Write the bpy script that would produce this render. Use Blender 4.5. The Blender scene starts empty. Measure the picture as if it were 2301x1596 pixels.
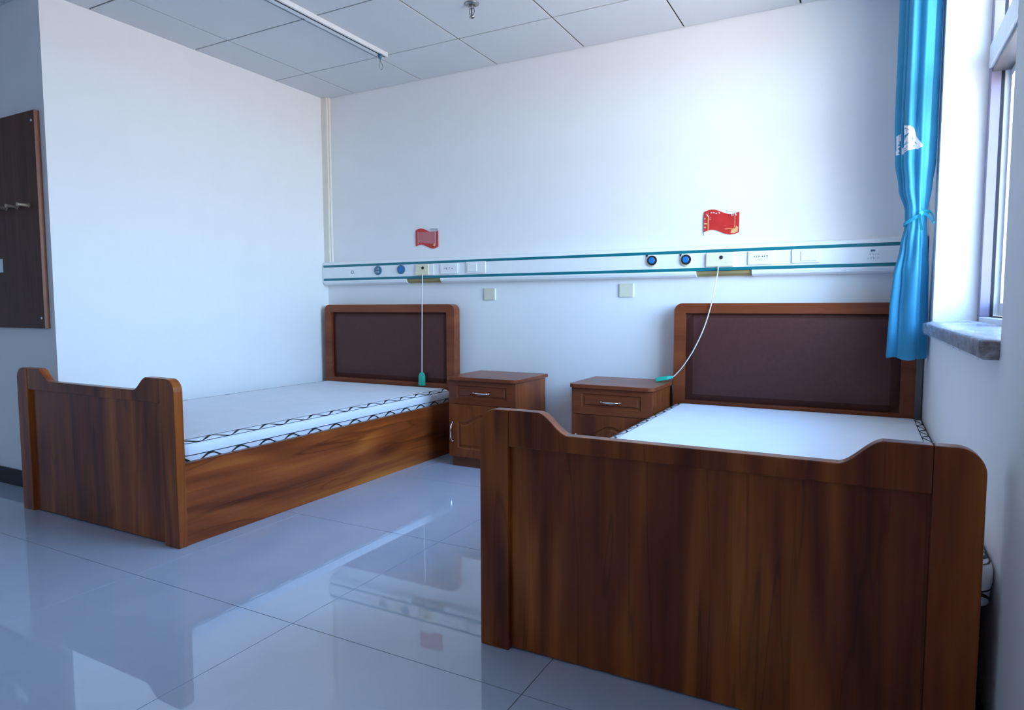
import bpy, bmesh, math, random
from mathutils import Vector, Matrix
random.seed(4)
SC = bpy.context.scene
COL = SC.collection
PI = math.pi

# ------------------------------------------------------------------ camera
cam_d = bpy.data.cameras.new('camera')
cam_d.sensor_width = 36.0
cam_d.lens = 23.127
cam_d.clip_start = 0.02
cam = bpy.data.objects.new('camera', cam_d)
COL.objects.link(cam)
YAW, PITCH, ROLL = 0.49112, -0.07375, -0.0017
_f = Vector((-math.sin(YAW)*math.cos(PITCH), math.cos(YAW)*math.cos(PITCH), math.sin(PITCH)))
_r = Vector((math.cos(YAW), math.sin(YAW), 0)); _u = _r.cross(_f)
_c, _s = math.cos(ROLL), math.sin(ROLL)
_r, _u = _c*_r + _s*_u, -_s*_r + _c*_u
cam.matrix_world = Matrix(((_r.x, _u.x, -_f.x, 3.6393), (_r.y, _u.y, -_f.y, -3.8137), (_r.z, _u.z, -_f.z, 0.981), (0, 0, 0, 1)))
SC.camera = cam

# ------------------------------------------------------------------ world: daylight sky above the horizon, pale ground below
W = bpy.data.worlds.new('daylight'); SC.world = W
W.use_nodes = True
wn = W.node_tree.nodes; wl = W.node_tree.links
wn.clear()
o_ = wn.new('ShaderNodeOutputWorld'); bg = wn.new('ShaderNodeBackground')
tc = wn.new('ShaderNodeTexCoord'); sp = wn.new('ShaderNodeSeparateXYZ')
mr = wn.new('ShaderNodeMapRange'); mr.inputs[1].default_value = -1; mr.inputs[2].default_value = 1
rp = wn.new('ShaderNodeValToRGB')
e = rp.color_ramp.elements
e[0].position = 0.0; e[0].color = (0.43, 0.385, 0.34, 1)
e[1].position = 1.0; e[1].color = (0.12, 0.27, 0.56, 1)
for p, c in ((0.485, (0.52, 0.47, 0.43)), (0.515, (0.66, 0.87, 1.06)), (0.60, (0.49, 0.75, 1.06)), (0.75, (0.22, 0.43, 0.80))):
    k = e.new(p); k.color = (*c, 1)
wl.new(tc.outputs['Generated'], sp.inputs[0]); wl.new(sp.outputs[2], mr.inputs[0])
wl.new(mr.outputs[0], rp.inputs[0]); wl.new(rp.outputs[0], bg.inputs[0])
bg.inputs[1].default_value = 9.0
wl.new(bg.outputs[0], o_.inputs[0])

# daylight portals in the window opening and the added fill opening (guide sampling, give off nothing themselves)
for py, pw in ((-1.245, 1.63), (-5.65, 0.60)):
    pl = bpy.data.lights.new('window_portal', 'AREA'); pl.shape = 'RECTANGLE'; pl.size = 1.55; pl.size_y = pw
    pl.cycles.is_portal = True
    po = bpy.data.objects.new('window_portal', pl); COL.objects.link(po)
    po.location = (4.17, py, 1.66); po.rotation_euler = (0, PI/2, 0)

SC.view_settings.view_transform = 'Standard'
SC.view_settings.look = 'None'
SC.view_settings.gamma = 1.0
SC.view_settings.use_curve_mapping = False
SC.view_settings.exposure = 1.50
SC.cycles.use_denoising = True
SC.cycles.max_bounces = 12
SC.cycles.diffuse_bounces = 8
SC.cycles.glossy_bounces = 5
SC.cycles.transparent_max_bounces = 12
SC.cycles.sample_clamp_indirect = 8.0

# ------------------------------------------------------------------ materials
MATS = {}
def srgb(r, g, b):
    f = lambda c: (c/255/12.92) if c/255 <= 0.04045 else ((c/255+0.055)/1.055)**2.4
    return (f(r), f(g), f(b), 1)
def base_mat(name):
    m = bpy.data.materials.new(name); m.use_nodes = True
    return m, m.node_tree.nodes, m.node_tree.links, m.node_tree.nodes['Principled BSDF']
def coords(n, l, scale, shift=True, rot=(0, 0, 0)):
    t = n.new('ShaderNodeTexCoord'); mp = n.new('ShaderNodeMapping')
    mp.inputs['Scale'].default_value = scale; mp.inputs['Rotation'].default_value = rot
    if shift:
        oi = n.new('ShaderNodeObjectInfo'); va = n.new('ShaderNodeVectorMath'); va.operation = 'ADD'
        l.new(t.outputs['Object'], va.inputs[0]); l.new(oi.outputs['Location'], va.inputs[1])
        l.new(va.outputs[0], mp.inputs['Vector'])
    else:
        l.new(t.outputs['Object'], mp.inputs['Vector'])
    return mp.outputs[0]
def noise(n, l, vec, scale=1.0, detail=3.0, rough=0.5, dist=0.0):
    k = n.new('ShaderNodeTexNoise'); k.inputs['Scale'].default_value = scale
    k.inputs['Detail'].default_value = detail; k.inputs['Roughness'].default_value = rough
    k.inputs['Distortion'].default_value = dist
    l.new(vec, k.inputs['Vector']); return k.outputs['Fac']
def ramp(n, l, fac, stops):
    r = n.new('ShaderNodeValToRGB'); el = r.color_ramp.elements
    el[0].position, el[0].color = stops[0][0], stops[0][1]
    el[1].position, el[1].color = stops[-1][0], stops[-1][1]
    for p, c in stops[1:-1]:
        k = el.new(p); k.color = c
    l.new(fac, r.inputs[0]); return r.outputs[0]
def mathn(n, l, op, a, b=None):
    k = n.new('ShaderNodeMath'); k.operation = op
    for i, v in enumerate((a, b)):
        if v is None: continue
        if isinstance(v, (int, float)): k.inputs[i].default_value = v
        else: l.new(v, k.inputs[i])
    return k.outputs[0]
def mixc(n, l, fac, a, b, mode='MIX'):
    k = n.new('ShaderNodeMix'); k.data_type = 'RGBA'; k.blend_type = mode
    for sock, v in ((k.inputs[0], fac), (k.inputs[6], a), (k.inputs[7], b)):
        if isinstance(v, (int, float, tuple)): sock.default_value = v
        else: l.new(v, sock)
    return k.outputs[2]
def bump(n, l, h, p, strength=0.1, dist=0.002):
    b = n.new('ShaderNodeBump'); b.inputs['Strength'].default_value = strength; b.inputs['Distance'].default_value = dist
    l.new(h, b.inputs['Height']); l.new(b.outputs[0], p.inputs['Normal'])
def simple(name, col, rough=0.5, metal=0.0, spec=0.5, var=0.04, nscale=20, bstr=0.0):
    m, n, l, p = base_mat(name)
    v = coords(n, l, (1, 1, 1))
    f = noise(n, l, v, nscale, 3)
    d = tuple(c*(1-var) for c in col[:3]) + (1,)
    u = tuple(min(1, c*(1+var)) for c in col[:3]) + (1,)
    l.new(ramp(n, l, f, [(0.3, d), (0.7, u)]), p.inputs['Base Color'])
    p.inputs['Roughness'].default_value = rough; p.inputs['Metallic'].default_value = metal
    p.inputs['Specular IOR Level'].default_value = spec
    if bstr: bump(n, l, f, p, bstr)
    MATS[name] = m; return m
def wood(name, axis, dark, mid, light, fig=1.0, rough=0.28, tilt=0.0, veins=0.5):
    """teak-print laminate: broad flames, cathedral figure and fine streaks running along one axis"""
    m, n, l, p = base_mat(name)
    def sc(across, along): return tuple(along if i == axis else across for i in range(3))
    rot = (tilt, 0, 0)
    n1 = noise(n, l, coords(n, l, sc(3.4*fig, 0.50*fig), rot=rot), 1.0, 2.0, 0.45, 0.4)
    rings = mathn(n, l, 'SINE', mathn(n, l, 'MULTIPLY', n1, 44.0))
    rings = mathn(n, l, 'ADD', mathn(n, l, 'MULTIPLY', rings, 0.5), 0.5)
    st = noise(n, l, coords(n, l, sc(26, 0.9), rot=rot), 1.0, 4.0, 0.55)
    br = noise(n, l, coords(n, l, sc(5.0*fig, 0.75*fig), rot=rot), 1.0, 3.0, 0.5, 1.1)
    f = mathn(n, l, 'ADD', mathn(n, l, 'MULTIPLY', rings, 0.11), mathn(n, l, 'MULTIPLY', st, 0.34))
    f = mathn(n, l, 'ADD', f, mathn(n, l, 'MULTIPLY', br, 0.68))
    c = ramp(n, l, f, [(0.36, dark), (0.56, mid), (0.78, light)])
    fine = noise(n, l, coords(n, l, sc(110, 2.2)), 1.0, 2.0, 0.5)
    c = mixc(n, l, 0.22, c, ramp(n, l, fine, [(0.3, (0.45, 0.45, 0.45, 1)), (0.62, (1, 1, 1, 1))]), 'MULTIPLY')
    ve = noise(n, l, coords(n, l, sc(9, 0.55), rot=rot), 1.0, 2.0, 0.5, 0.9)
    vein = mathn(n, l, 'ABSOLUTE', mathn(n, l, 'SUBTRACT', ve, 0.5))
    vm = ramp(n, l, vein, [(0.0, (0.32, 0.25, 0.22, 1)), (0.016, (1, 1, 1, 1))])
    c = mixc(n, l, veins, c, vm, 'MULTIPLY')
    l.new(c, p.inputs['Base Color'])
    p.inputs['Roughness'].default_value = rough
    p.inputs['Specular IOR Level'].default_value = 0.29
    bump(n, l, fine, p, 0.04, 0.0005)
    MATS[name] = m; return m
WD, WM, WL = (0.085, 0.0140, 0.0045, 1), (0.235, 0.0470, 0.0100, 1), (0.48, 0.1350, 0.0190, 1)
wood('teak_upright', 2, WD, WM, WL)
wood('teak_across', 0, WD, WM, WL)
wood('teak_long', 1, (0.115, 0.022, 0.007, 1), (0.300, 0.066, 0.014, 1), (0.54, 0.170, 0.027, 1), 1.0, 0.28, 0.16)
wood('head_wood', 0, (0.150, 0.034, 0.012, 1), (0.215, 0.051, 0.018, 1), (0.300, 0.080, 0.024, 1), 0.8, 0.3, 0.0, 0.15)
wood('cabinet_teak', 2, (0.120, 0.026, 0.0085, 1), (0.215, 0.050, 0.014, 1), (0.330, 0.090, 0.020, 1), 1.0, 0.3, 0.0, 0.35)
wood('rack_wood', 2, (0.050, 0.018, 0.011, 1), (0.088, 0.031, 0.019, 1), (0.120, 0.046, 0.027, 1), 1.0, 0.5)
simple('edge_band', (0.20, 0.065, 0.030, 1), 0.35, var=0.08)
simple('cabinet_wood', (0.155, 0.043, 0.014, 1), 0.33, var=0.2, nscale=5)
simple('leather', (0.082, 0.026, 0.021, 1), 0.5, spec=0.3, var=0.08, nscale=60, bstr=0.04)
simple('wall_paint', (0.83, 0.84, 0.85, 1), 0.62, var=0.01, nscale=6, bstr=0.0)
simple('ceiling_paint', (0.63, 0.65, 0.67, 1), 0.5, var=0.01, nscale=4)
simple('ceiling_void', (0.05, 0.055, 0.06, 1), 0.9)
simple('grout', (0.10, 0.11, 0.13, 1), 0.8)
simple('skirting', (0.008, 0.013, 0.019, 1), 0.5, spec=0.3)
simple('duct', (0.80, 0.76, 0.68, 1), 0.5, var=0.02)
simple('trunk_white', (0.86, 0.88, 0.90, 1), 0.35, var=0.01)
simple('stripe_teal', (0.0, 0.17, 0.215, 1), 0.35, var=0.05)
simple('cream', (0.78, 0.74, 0.52, 1), 0.4, var=0.02)
simple('plate_cream', (0.70, 0.68, 0.54, 1), 0.4, var=0.02)
simple('khaki', (0.34, 0.27, 0.12, 1), 0.35, var=0.12, nscale=14)
simple('dark_plastic', (0.012, 0.016, 0.022, 1), 0.4)
simple('blue_plastic', (0.012, 0.17, 0.48, 1), 0.35)
simple('slate_blue', (0.05, 0.15, 0.24, 1), 0.35)
simple('white_plastic', (0.86, 0.87, 0.88, 1), 0.3, var=0.01)
simple('print_grey', (0.10, 0.12, 0.15, 1), 0.6)
simple('print_pale', (0.40, 0.46, 0.52, 1), 0.6)
simple('cord_white', (0.80, 0.80, 0.76, 1), 0.5)
simple('pull_green', (0.02, 0.44, 0.31, 1), 0.35)
simple('chrome', (0.80, 0.80, 0.80, 1), 0.16, 1.0)
simple('steel', (0.35, 0.35, 0.34, 1), 0.3, 1.0)
simple('brass_grey', (0.40, 0.33, 0.25, 1), 0.35, 0.6)
simple('flag_red', (0.56, 0.030, 0.026, 1), 0.3, var=0.15, nscale=14)
simple('flag_dark', (0.36, 0.025, 0.05, 1), 0.35)
simple('card_pink', (0.52, 0.15, 0.16, 1), 0.25, var=0.05)
simple('gold_print', (0.72, 0.42, 0.18, 1), 0.4, var=0.2, nscale=90)
simple('white_print', (0.88, 0.86, 0.84, 1), 0.5)
simple('track_white', (0.72, 0.75, 0.78, 1), 0.4)
simple('mattress_white', (0.78, 0.81, 0.87, 1), 0.75, var=0.02, nscale=9, bstr=0.05)
simple('trim_black', (0.010, 0.012, 0.018, 1), 0.6)
simple('alu_frame', (0.24, 0.22, 0.33, 1), 0.35, 0.1)
simple('alu_dark', (0.10, 0.095, 0.11, 1), 0.4, 0.1)
simple('alu_light', (0.70, 0.73, 0.77, 1), 0.35, 0.0)
simple('gasket', (0.008, 0.012, 0.022, 1), 0.6)
simple('tie_cloth', (0.05, 0.55, 0.70, 1), 0.6)
simple('emblem_white', (0.74, 0.76, 0.82, 1), 0.7)
simple('paper', (0.85, 0.87, 0.88, 1), 0.6)

def floor_mat():
    m, n, l, p = base_mat('floor_tile')
    v = coords(n, l, (1, 1, 1)); f = noise(n, l, v, 3.0, 5, 0.6)
    l.new(ramp(n, l, f, [(0.3, (0.47, 0.55, 0.68, 1)), (0.7, (0.53, 0.60, 0.72, 1))]), p.inputs['Base Color'])
    p.inputs['Roughness'].default_value = 0.02; p.inputs['IOR'].default_value = 1.85
    MATS['floor_tile'] = m
floor_mat()
def sill_mat():
    m, n, l, p = base_mat('sill_stone')
    v = coords(n, l, (14, 5, 30)); f = noise(n, l, v, 1.0, 5, 0.65, 0.8)
    l.new(ramp(n, l, f, [(0.34, (0.13, 0.09, 0.075, 1)), (0.52, (0.30, 0.26, 0.26, 1)), (0.7, (0.50, 0.48, 0.50, 1))]), p.inputs['Base Color'])
    p.inputs['Roughness'].default_value = 0.22; MATS['sill_stone'] = m
sill_mat()
def curtain_mat():
    m, n, l, p = base_mat('curtain_cloth')
    v = coords(n, l, (1, 1, 1)); f = noise(n, l, v, 8.0, 4, 0.6)
    c = ramp(n, l, f, [(0.3, (0.035, 0.31, 0.53, 1)), (0.7, (0.050, 0.37, 0.60, 1))])
    l.new(c, p.inputs['Base Color']); p.inputs['Roughness'].default_value = 0.62
    p.inputs['Sheen Weight'].default_value = 0.3; p.inputs['Sheen Tint'].default_value = (0.3, 0.75, 1, 1)
    t = n.new('ShaderNodeBsdfTranslucent'); l.new(c, t.inputs[0])
    mx = n.new('ShaderNodeMixShader'); mx.inputs[0].default_value = 0.30
    out = [k for k in n if k.type == 'OUTPUT_MATERIAL'][0]
    l.new(p.outputs[0], mx.inputs[1]); l.new(t.outputs[0], mx.inputs[2]); l.new(mx.outputs[0], out.inputs[0])
    MATS['curtain_cloth'] = m
curtain_mat()
def clear_mat(name, gloss, tint, rough):
    m, n, l, p = base_mat(name)
    out = [k for k in n if k.type == 'OUTPUT_MATERIAL'][0]
    t = n.new('ShaderNodeBsdfTransparent'); t.inputs[0].default_value = tint
    g = n.new('ShaderNodeBsdfGlossy'); g.inputs['Roughness'].default_value = rough
    lw = n.new('ShaderNodeLayerWeight'); lw.inputs[0].default_value = 0.15
    ml = mathn(n, l, 'MULTIPLY', lw.outputs['Fresnel'], gloss)
    mx = n.new('ShaderNodeMixShader'); l.new(ml, mx.inputs[0])
    l.new(t.outputs[0], mx.inputs[1]); l.new(g.outputs[0], mx.inputs[2]); l.new(mx.outputs[0], out.inputs[0])
    MATS[name] = m
clear_mat('glass', 0.6, (0.94, 0.96, 0.97, 1), 0.0)
def film_mat():
    m, n, l, p = base_mat('film')
    out = [k for k in n if k.type == 'OUTPUT_MATERIAL'][0]
    v = coords(n, l, (1, 1, 1)); f = noise(n, l, v, 16.0, 4, 0.6, 1.0)
    t = n.new('ShaderNodeBsdfTransparent')
    p.inputs['Base Color'].default_value = (0.62, 0.66, 0.78, 1); p.inputs['Roughness'].default_value = 0.22
    a = ramp(n, l, f, [(0.35, (0.12, 0.12, 0.12, 1)), (0.70, (0.62, 0.62, 0.62, 1))])
    mx = n.new('ShaderNodeMixShader'); l.new(a, mx.inputs[0])
    l.new(t.outputs[0], mx.inputs[1]); l.new(p.outputs[0], mx.inputs[2]); l.new(mx.outputs[0], out.inputs[0])
    MATS['film'] = m
film_mat()

# ------------------------------------------------------------------ helpers
def link(name, me, mat, parent=None, loc=(0, 0, 0), smooth=False):
    if isinstance(me, bmesh.types.BMesh):
        bm = me; bmesh.ops.recalc_face_normals(bm, faces=bm.faces)
        me = bpy.data.meshes.new(name); bm.to_mesh(me); bm.free()
    if not me.materials: me.materials.append(MATS[mat])
    if smooth:
        for p in me.polygons: p.use_smooth = True
    o = bpy.data.objects.new(name, me); COL.objects.link(o)
    o.location = loc
    if parent is not None: o.parent = parent
    return o
def tag(o, label=None, cat=None, group=None, kind=None):
    if label: o['label'] = label
    if cat: o['category'] = cat
    if group: o['group'] = group
    if kind: o['kind'] = kind
    return o
def thing(name, loc, label, cat, group=None, kind=None):
    o = bpy.data.objects.new(name, None); COL.objects.link(o); o.location = loc
    o.empty_display_size = 0.05
    return tag(o, label, cat, group, kind)
def bevel(bm, w, seg=2, ang=0.6):
    ed = [e for e in bm.edges if len(e.link_faces) == 2 and e.calc_face_angle(0) > ang]
    bmesh.ops.bevel(bm, geom=ed, offset=w, segments=seg, profile=0.6, affect='EDGES', clamp_overlap=True)
def box(lo, hi, bev=0.0, seg=2, bm=None):
    b = bmesh.new() if bm is None else bm
    vs = [b.verts.new((x, y, z)) for x in (lo[0], hi[0]) for y in (lo[1], hi[1]) for z in (lo[2], hi[2])]
    for q in ((0, 1, 3, 2), (4, 6, 7, 5), (0, 4, 5, 1), (2, 3, 7, 6), (0, 2, 6, 4), (1, 5, 7, 3)):
        b.faces.new([vs[i] for i in q])
    if bev and bm is None:
        bmesh.ops.recalc_face_normals(b, faces=b.faces); bevel(b, bev, seg)
    return b
def prism(pts, y0, y1, bev=0.0, seg=2, plane='xz', bm=None):
    """extrude a 2-D outline: plane xz goes along y, yz along x, xy along z"""
    b = bmesh.new() if bm is None else bm
    def P(a, c, t): return {'xz': (a, t, c), 'yz': (t, a, c), 'xy': (a, c, t)}[plane]
    A = [b.verts.new(P(a, c, y0)) for a, c in pts]; B = [b.verts.new(P(a, c, y1)) for a, c in pts]
    b.faces.new(A); b.faces.new(B[::-1])
    for i in range(len(pts)):
        j = (i+1) % len(pts); b.faces.new((A[i], A[j], B[j], B[i]))
    bmesh.ops.recalc_face_normals(b, faces=b.faces)
    if bev and bm is None: bevel(b, bev, seg)
    return b
def ringplate(outer, inner, y0, y1, bev=0.0):
    """plate in the xz plane with a hole; the two loops have the same number of points"""
    b = bmesh.new(); L = []
    for y in (y0, y1):
        L.append([[b.verts.new((x, y, z)) for x, z in lp] for lp in (outer, inner)])
    n = len(outer)
    for i in range(n):
        j = (i+1) % n
        for s in (0, 1): b.faces.new((L[s][0][i], L[s][0][j], L[s][1][j], L[s][1][i]))
        for k in (0, 1): b.faces.new((L[0][k][i], L[0][k][j], L[1][k][j], L[1][k][i]))
    bmesh.ops.recalc_face_normals(b, faces=b.faces)
    if bev: bevel(b, bev, 2)
    return b
def tube(path, rad, n=8, bm=None, closed=False, cap=True):
    b = bmesh.new() if bm is None else bm
    path = [Vector(p) for p in path]; N = len(path); R = []
    if not isinstance(rad, (list, tuple)): rad = [rad]*N
    prev = None
    for i, p in enumerate(path):
        a = path[(i-1) % N] if (closed or i) else p; c = path[(i+1) % N] if (closed or i < N-1) else p
        d = (c-a).normalized()
        up = prev if prev is not None else (Vector((0, 0, 1)) if abs(d.z) < 0.9 else Vector((1, 0, 0)))
        s = d.cross(up).normalized(); t = s.cross(d).normalized(); prev = t
        R.append([b.verts.new(p + rad[i]*(math.cos(2*PI*k/n)*s + math.sin(2*PI*k/n)*t)) for k in range(n)])
    for i in range(N if closed else N-1):
        A, B = R[i], R[(i+1) % N]
        for k in range(n): b.faces.new((A[k], A[(k+1) % n], B[(k+1) % n], B[k]))
    if cap and not closed: b.faces.new(R[0][::-1]); b.faces.new(R[-1])
    return b
def lathe(prof, axis='y', n=24, center=(0, 0, 0), bm=None):
    b = bmesh.new() if bm is None else bm; R = []
    for r, h in prof:
        ring = []
        for k in range(n):
            a = 2*PI*k/n; u, w = r*math.cos(a), r*math.sin(a)
            p = {'y': (u, h, w), 'z': (u, w, h), 'x': (h, u, w)}[axis]
            ring.append(b.verts.new(Vector(p)+Vector(center)))
        R.append(ring)
    for A, B in zip(R, R[1:]):
        for k in range(n): b.faces.new((A[k], A[(k+1) % n], B[(k+1) % n], B[k]))
    b.faces.new(R[0][::-1]); b.faces.new(R[-1])
    return b
def spline(pts, m=8):
    P = [Vector(p) for p in pts]; out = []
    for i in range(len(P)-1):
        a, b, c, d = P[max(i-1, 0)], P[i], P[i+1], P[min(i+2, len(P)-1)]
        for k in range(m):
            t = k/m
            out.append(0.5*((2*b) + (c-a)*t + (2*a-5*b+4*c-d)*t*t + (3*b-a-3*c+d)*t**3))
    out.append(P[-1]); return out
def arc(cx, cz, r, a0, a1, n=8):
    return [(cx+r*math.cos(math.radians(a0+(a1-a0)*i/n)), cz+r*math.sin(math.radians(a0+(a1-a0)*i/n))) for i in range(n+1)]

# ------------------------------------------------------------------ the room
XR = 3.9017; YL = -1.95; YB = -6.4; XF = -2.0; H = 2.5372; HT = 2.75
def wallbox(name, lo, hi, mat='wall_paint'):
    return tag(link(name, box(lo, hi), mat), kind='structure')
wallbox('wall_back', (-0.14, 0.0, -0.06), (XR+0.40, 0.2, HT))
wallbox('wall_left', (-0.14, YL+0.14, -0.06), (0.0, 0.0, HT))
wallbox('wall_entry', (XF-0.14, YL, -0.06), (0.0, YL+0.14, HT))
wallbox('wall_far_left', (XF-0.14, YB, -0.06), (XF, YL, HT))
wallbox('wall_rear', (XF-0.14, YB-0.14, -0.06), (XR+0.40, YB, HT))
# right wall with its window opening
OY0, OY1, OZ0, OZ1 = -2.06, -0.43, 0.868, 2.44
OY2, OY3 = -5.95, -5.35          # narrow unseen opening added behind the camera for fill light
b = bmesh.new()
xo = XR+0.40
for lo, hi in (((XR, YB, -0.06), (xo, OY2, HT)), ((XR, OY3, -0.06), (xo, OY0, HT)), ((XR, OY2, -0.06), (xo, OY3, OZ0)), ((XR, OY2, OZ1), (xo, OY3, HT)), ((XR, OY1, -0.06), (xo, 0.0, HT)),
               ((XR, OY0, -0.06), (xo, OY1, OZ0)), ((XR, OY0, OZ1), (xo, OY1, HT))):
    box(lo, hi, bm=b)
bmesh.ops.remove_doubles(b, verts=b.verts, dist=1e-5)
tag(link('wall_right', b, 'wall_paint'), kind='structure')

# floor: screed with polished 0.8 m tiles, one object each
fl = tag(link('floor', box((XF-0.14, YB-0.14, -0.12), (xo, 0.2, -0.0016)), 'grout'), kind='structure')
GX, GY, TS, GAP = 2.105, -2.393, 0.8, 0.0026
xs = [XF] + [GX+TS*i for i in range(-5, 3) if XF < GX+TS*i < XR] + [XR]
ys = [YB] + [GY+TS*i for i in range(-5, 4) if YB < GY+TS*i < -0.02] + [0.0]
tile_mesh = {}
for i in range(len(xs)-1):
    for j in range(len(ys)-1):
        w_, d_ = xs[i+1]-xs[i], ys[j+1]-ys[j]
        if xs[i+1] <= 0.0 and ys[j] >= YL: continue
        key = (round(w_, 4), round(d_, 4))
        if key not in tile_mesh:
            bm = box((GAP/2, GAP/2, -0.010), (w_-GAP/2, d_-GAP/2, 0.0))
            me = bpy.data.meshes.new('floor_tile'); bm.to_mesh(me); bm.free(); me.materials.append(MATS['floor_tile'])
            tile_mesh[key] = me
        link('floor_tile', tile_mesh[key], None, fl, (xs[i], ys[j], 0))
# ceiling: dark void with lay-in metal panels
ce = tag(link('ceiling', box((XF-0.14, YB-0.14, H+0.007), (xo, 0.2, HT+0.1)), 'ceiling_void'), kind='structure')
CX0, CY0, CTX, CTY, CG = 0.2967, -0.467, 0.6, 0.6215, 0.0085
cxs = [XF] + [CX0+CTX*i for i in range(-4, 7) if XF < CX0+CTX*i < XR-0.02] + [XR]
cys = [YB] + sorted(CY0-CTY*i for i in range(0, 12) if YB < CY0-CTY*i) + [0.0]
pm = {}
for i in range(len(cxs)-1):
    for j in range(len(cys)-1):
        if cxs[i+1] <= 0.0 and cys[j] >= YL: continue
        w_, d_ = cxs[i+1]-cxs[i], cys[j+1]-cys[j]
        key = (round(w_, 4), round(d_, 4))
        if key not in pm:
            bm = box((CG/2, CG/2, 0.0), (w_-CG/2, d_-CG/2, 0.006), 0.0010, 1)
            me = bpy.data.meshes.new('ceiling_panel'); bm.to_mesh(me); bm.free(); me.materials.append(MATS['ceiling_paint'])
            pm[key] = me
        link('ceiling_panel', pm[key], None, ce, (cxs[i], cys[j], H))
# skirtings
for nm, lo, hi in (('baseboard_left', (0.0, YL-0.012, 0), (0.012, 0.0, 0.09)), ('baseboard_entry', (XF, YL-0.012, 0), (0.0, YL, 0.09)),
                   ('baseboard_back', (0.012, -0.012, 0), (XR-0.012, 0.0, 0.09)), ('baseboard_right', (XR-0.012, YB+0.012, 0), (XR, -0.012, 0.09)),
                   ('baseboard_rear', (XF, YB, 0), (XR-0.012, YB+0.012, 0.09))):
    tag(link(nm, box(lo, hi, 0.002, 1), 'skirting'), kind='structure')
# corner duct
d1 = tag(link('trim_1', box((0.0, -0.035, 1.32), (0.053, 0.0, H), 0.003), 'duct'), kind='structure')
link('duct_lid', box((0.053, -0.020, 1.32), (0.062, 0.0, H), 0.002), 'duct', d1)

# windows
def make_window(name, OY0, OY1):
    wi = thing(name, (4.06, (OY0+OY1)/2, 0.905), None, None, kind='structure')
    wy0, wy1 = OY0-wi.location.y, OY1-wi.location.y
    zt = OZ1-0.905
    def wpart(name, lo, hi, mat, bev=0.002): return link(name, box(lo, hi, bev, 1), mat, wi)
    T0, T1 = 1.940-0.905, 2.030-0.905
    for (a, c) in ((wy0, wy0+0.05), (wy1-0.05, wy1)):
        wpart('jamb', (0, a, 0), (0.036, c, zt), 'alu_frame')
        wpart('gasket', (0.036, a, 0), (0.046, c-0.004 if a > 0 else c+0.004, zt), 'gasket', 0)
        wpart('outer_frame', (0.046, a, 0), (0.085, c, zt), 'alu_light')
    wpart('head_rail', (0, wy0+0.05, zt-0.05), (0.085, wy1-0.05, zt), 'alu_light')
    wpart('bottom_rail', (0, wy0+0.05, 0), (0.085, wy1-0.05, 0.028), 'alu_light')
    wpart('transom', (-0.008, wy0+0.05, T0), (0.080, wy1-0.05, T1), 'alu_light')
    wpart('transom_track', (0.004, wy0+0.05, T0-0.016), (0.078, wy1-0.05, T0-0.0002), 'alu_dark')
    wpart('gasket', (0.036, wy0+0.05, 0.028), (0.046, wy1-0.05, 0.034), 'gasket', 0)
    wpart('mullion', (0.0, -0.025, T1), (0.080, 0.025, zt-0.05), 'alu_light')
    for k, (a, c, x) in enumerate(((wy0+0.05, 0.03, 0.050), (-0.03, wy1-0.05, 0.066))):
        s = link('sash', ringplate([(a, 0.034), (c, 0.034), (c, T0-0.0165), (a, T0-0.0165)], [(a+0.045, 0.085), (c-0.022, 0.085), (c-0.022, T0-0.045), (a+0.022, T0-0.045)], 0, 0.014), 'alu_light', wi)
        s.data.transform(Matrix(((0, 1, 0, x), (1, 0, 0, 0), (0, 0, 1, 0), (0, 0, 0, 1))))
        link('pane', box((x+0.005, a+0.02, 0.07), (x+0.010, c-0.02, T0-0.035)), 'glass', s)
    for a, c in ((wy0+0.05, -0.025), (0.025, wy1-0.05)):
        link('pane', box((0.055, a, T1), (0.060, c, zt-0.05)), 'glass', wi)
    sill = wpart('window_sill', (3.870-4.06, wy0+0.004, 0.862-0.905), (0.085, wy1-0.002, 0.0), 'sill_stone', 0.003)
    # crumpled protective film over the sill's top and front
    bm = bmesh.new(); nu, nv = 70, 12
    prof = [(-0.004, 0.0015), (-0.04, 0.0015), (-0.08, 0.0015), (-0.12, 0.0015), (-0.16, 0.0015), (-0.186, 0.002), (-0.1925, -0.002), (-0.193, -0.014), (-0.193, -0.026), (-0.193, -0.036), (-0.1925, -0.045)]
    g = []
    for i in range(nu+1):
        y = wy0+0.008 + (wy1-wy0-0.014)*i/nu; row = []
        for j, (px, pz) in enumerate(prof):
            k = random.random()
            row.append(bm.verts.new((px-(k*0.0035 if j > 5 else 0), y, pz + (k*k*0.009*(1 if j < 6 else 0.2)) + (0.018*max(0, 1-abs(i-56)/9)*max(0, 1-abs(j-2)/2.5) if j < 6 else 0))))
        g.append(row)
    for i in range(nu):
        for j in range(len(prof)-1):
            bm.faces.new((g[i][j], g[i+1][j], g[i+1][j+1], g[i][j+1]))
    tag(link('protective_film', bm, 'film', sill, smooth=True), 'crumpled clear protective film')
make_window('window_1', OY0, OY1)
make_window('added_fill_window', OY2, OY3)  # out of view, added to send soft light onto footboards and entry wall

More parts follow.
